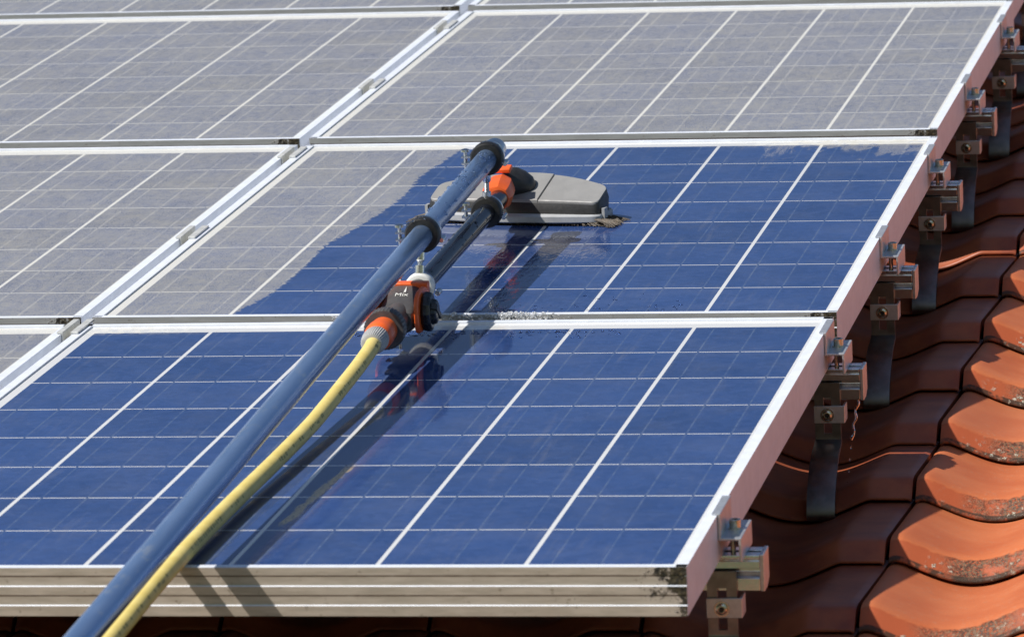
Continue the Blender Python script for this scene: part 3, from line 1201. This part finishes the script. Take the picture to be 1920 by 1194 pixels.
# lid in three pieces with fine joints
b = MB()
hw = .134
def lid_piece(xa, xb_, dz):
    n = 16
    top, bot = [], []
    fr, bk = [], []
    for i in range(n + 1):
        t_ = i / n
        t_ = math.sin(math.pi / 2 * t_) if xb_ == hw else (1 - math.sin(math.pi / 2 * (1 - t_)) if xa == -hw else t_)
        x = xa + (xb_ - xa) * t_
        e = abs(x / hw)
        yb_ = .048 + (.081 - .048) * (1 - e ** 2.0)
        fr.append((x, .0005 + rnd_end(x, hw)))
        bk.append((x, yb_ - rnd_end(x, hw, .010) + .0002))
    poly = fr + bk[::-1]
    def zz(x, y): return lid_z(y) + dz + .0016 * (1 - (x / hw) ** 2)
    inset = [(x, y) for x, y in poly]
    cxm = sum(p[0] for p in poly) / len(poly)
    cym = sum(p[1] for p in poly) / len(poly)
    ins = [(cxm + (x - cxm) * .985, cym + (y - cym) * .96) for x, y in poly]
    b.loft([[xf((x, y, lid_z(y) - .004)) for x, y in poly], [xf((x, y, zz(x, y) - .0012)) for x, y in poly], [xf((x, y, zz(x, y))) for x, y in ins]])
lid_piece(-hw, -.0295, 0)
lid_piece(-.0285, .0385, .0012)
lid_piece(.0395, hw, 0)
part(b, 'lid', M['lid'], smooth=30)
# bumper rim
b = MB()
o1 = outline(.1385, -.004, .088, .056, .016)
o2 = outline(.1395, -.006, .089, .057, .017)
b.loft([[xf((x, y, .0105)) for x, y in o1], [xf((x, y, .0125)) for x, y in o2], [xf((x, y, .0205)) for x, y in o2], [xf((x, y, .0225)) for x, y in o1]])
# small hook tabs at both ends
for sg in (-1, 1):
    mt_ = BM @ Matrix.Translation((sg * .1405, .004, .021))
    b.box(-.0022, .0022, .000, .014, -.010, .010, mt_)
part(b, 'bumper', M['rim'], smooth=40)
# bristles
b = MB()
rb = random.Random(5)
inner = outline(.130, 0, .080, .050, .006)
for i in range(1500):
    if i < 950:
        q = rb.choice(inner)
        x, y = q[0] + rb.uniform(-.006, .006), q[1] + rb.uniform(-.002, .004)
    else:
        sg = rb.choice((-1, 1))
        x, y = sg * rb.uniform(.110, .131), rb.uniform(-.004, .045)
    cx_ = x / .13
    fl = .004 + .020 * max(0, abs(cx_) - .70) / .30
    out = Vector((math.copysign(1, x) * fl * (1 if abs(cx_) > .7 else .4) + rb.uniform(-.003, .003), -.003 + rb.uniform(-.004, .003) - .004 * (y < .01), 0))
    p0 = Vector((x, y, .0125))
    p2 = p0 + out * 1.15
    p2.z = .0064 + rb.uniform(0, .0015) + .0012 * abs(x)
    p1 = p0 * .5 + p2 * .5 + out * .15
    p1.z = .0105
    b.tube([xf(p0), xf(p1), xf(p2)], [.0009, .0007, .0004], 4)
for i in range(230):
    sg = 1 if i < 170 else -1
    y = rb.uniform(-.012, .030)
    p0 = Vector((.134 + rb.uniform(-.004, .003), y, .0165))
    L_ = rb.uniform(.55, 1.0)
    p2 = Vector((.134 + .034 * L_, y - .006 + rb.uniform(-.010, .004), .0068 + rb.uniform(0, .003)))
    p1 = Vector((p0.x * .5 + p2.x * .5 + .005, p0.y * .5 + p2.y * .5, .0125))
    for p_ in (p0, p1, p2): p_.x *= sg
    b.tube([xf(p0), xf(p1), xf(p2)], [.0008, .0006, .0003], 4)
br = part(b, 'bristles', M['brist'])
tag(br, kind='stuff')

# drops of water on the pole and the tube
b = MB()
rd = random.Random(11)
def drops(fn, r, v0, v1, n, size):
    for i in range(n):
        v = rd.uniform(v0, v1)
        an = rd.uniform(R(15), R(165)) if rd.random() < .8 else rd.uniform(R(-60), R(240))
        c = fn(v)
        nrm = Vector((math.cos(an), 0, math.sin(an)))
        s_ = size * rd.uniform(.4, 1.25) * (1.0 if rd.random() < .85 else 1.5)
        rot = Vector((0, 0, 1)).rotation_difference(nrm).to_matrix()
        b.blob(c + nrm * (r - s_ * .02), s_, s_ * rd.uniform(.9, 1.5), s_ * .62, 8, 4, rot)
drops(pole_pt, rp, 1.36, 1.82, 70, .0022)
drops(pole_pt, rp + .009, 1.335, 1.355, 10, .0016)
drops(pole_pt, rp + .009, 1.829, 1.848, 16, .0016)
drops(tube_pt, .0135, 1.35, 1.82, 45, .0017)
# hanging drops under both tubes
for i in range(34):
    v = rd.uniform(1.36, 1.81)
    c = pole_pt(v) if i % 2 else tube_pt(v)
    r_ = rp if i % 2 else .0135
    b.blob(c + Vector((.004, 0, -r_ * .97)), .0016, .0024, .0020, 8, 4)
dr = part(b, 'water_drops', M['water'])
tag(dr, kind='stuff')

# ------------------------------------------------------------------ hose
HP = [(-.5235, .985, .0412), (-.5215, .94, .0385), (-.5210, .86, .0335), (-.5212, .77, .0290), (-.5215, .68, .0245), (-.5225, .587, .0205), (-.5265, .42, .0168),
      (-.5310, .247, .0145), (-.5325, .10, .0135), (-.5318, -.03, .0128), (-.5300, -.16, .0110), (-.5290, -.30, .0060), (-.5290, -.50, -.004), (-.5300, -.80, -.03)]
def spline(P_, m_=8):
    out = []
    Pv = [Vector(p) for p in P_]
    Pv = [Pv[0] * 2 - Pv[1]] + Pv + [Pv[-1] * 2 - Pv[-2]]
    for i in range(1, len(Pv) - 2):
        for k in range(m_):
            t = k / m_
            out.append(.5 * (2 * Pv[i] + (Pv[i + 1] - Pv[i - 1]) * t + (2 * Pv[i - 1] - 5 * Pv[i] + 4 * Pv[i + 1] - Pv[i + 2]) * t * t + (3 * Pv[i] - Pv[i - 1] - 3 * Pv[i + 1] + Pv[i + 2]) * t ** 3))
    out.append(Pv[-2])
    return out
hp = spline(HP)
hose = empty('garden_hose', Matrix.Translation(hp[0]), 'yellow garden hose with faint dark print running down beside the pole', 'hose')
b = MB()
b.tube(hp, .0098, 32)
b.build('hose_line', M['hose'], hose, off=hp[0], smooth=60)
# faint printed marks along the top of the hose
b = MB()
ri = random.Random(4)
for k in range(len(hp) - 1):
    a, c = hp[k], hp[k + 1]
    if (k // 7) % 3 == 1: continue
    dd = (c - a)
    s = dd.cross(Vector((0, 0, 1))).normalized()
    t = s.cross(dd.normalized())
    m_ = max(2, int(dd.length / .0075))
    for q in range(m_):
        if ri.random() < .45: continue
        pos = a + dd * ((q + ri.uniform(.1, .5)) / m_)
        L_ = ri.uniform(.0028, .0058)
        an0 = R(138 + ri.uniform(-3, 3))
        for seg in range(2):
            if ri.random() < .25: continue
            a0 = an0 + R(seg * 12)
            a1 = a0 + R(ri.uniform(8, 20))
            rr = .0099
            q0 = [pos + s * (rr * math.cos(x_)) + t * (rr * math.sin(x_)) for x_ in (a0, a1)]
            dl = dd.normalized() * L_
            b.add([q0[0], q0[1], q0[1] + dl, q0[0] + dl], [(0, 1, 2, 3)])
tag(b.build('hose_print', M['ink'], hose, off=hp[0], smooth=0), kind='stuff')

# ------------------------------------------------------------------ water
DOWN = (ROOF_I.to_3x3() @ Vector((0, 0, -1))).normalized()
b = MB()
s0 = row_m(0) @ Vector((EDGE + .037, 1.2425 + .006, RL - RH - .001))
pts, rad = [], []
for i in range(26):
    t = i / 25
    p = s0 + DOWN * (.052 * t) + Vector((-.0045 * t * 1.6 + .0014 * math.sin(t * 17), 0, 0))
    pts.append(p)
    rad.append(.0009 + .0008 * abs(math.sin(t * 11)) * (1 - t * .3) + (.0006 if t > .85 else 0))
b.tube(pts, rad, 10)
for i in range(5):
    p = s0 + DOWN * (.062 + i * .0155) + Vector((-.0085 - i * .0012, 0, 0))
    b.blob(p, .0011, .0011, .0026 - i * .0002, 8, 5)
tag(place(b.build('water_stream', M['water']), Matrix.Identity(4)), 'thin twisting trickle of water falling from the second lowest rail end', 'water trickle')

b = MB()
rs = random.Random(21)
for i in range(700):
    if i < 480:
        x = rs.gauss(-.405, .022)
    elif i < 600:
        x = rs.gauss(-.478, .016)
    else:
        x = rs.gauss(-.615, .030)
    v = 1.352 + rs.uniform(-.012, .004)
    z = -.004 + rs.uniform(-.010, .011)
    s_ = rs.uniform(.0005, .0016)
    b.blob((x, v, z), s_ * rs.uniform(.6, 1.6), s_, s_ * rs.uniform(.8, 2.2), 7, 4, Matrix.Rotation(rs.uniform(0, 3), 3, 'Y'))
tag(place(b.build('water_splash', M['foam']), Matrix.Identity(4)), 'splashing water in the gap between the two right hand panels below the brush', 'water', None, 'stuff')

b = MB()
for i in range(150):
    if i % 3:
        x, v = rs.uniform(-.66, -.25), 1.262 - abs(rs.gauss(0, .020))
    else:
        x, v = rs.uniform(-.45, -.2), 1.374 + abs(rs.gauss(0, .05)) + .005
    s_ = rs.uniform(.0008, .0022)
    b.blob((x, v, sag(v) + .0002), s_ * rs.uniform(1, 2.4), s_ * rs.uniform(1, 1.6), s_ * .5, 8, 4)
tag(place(b.build('water_beads', M['water']), Matrix.Identity(4)), 'small beads of water lying on the washed glass around the panel joint', 'water', None, 'stuff')
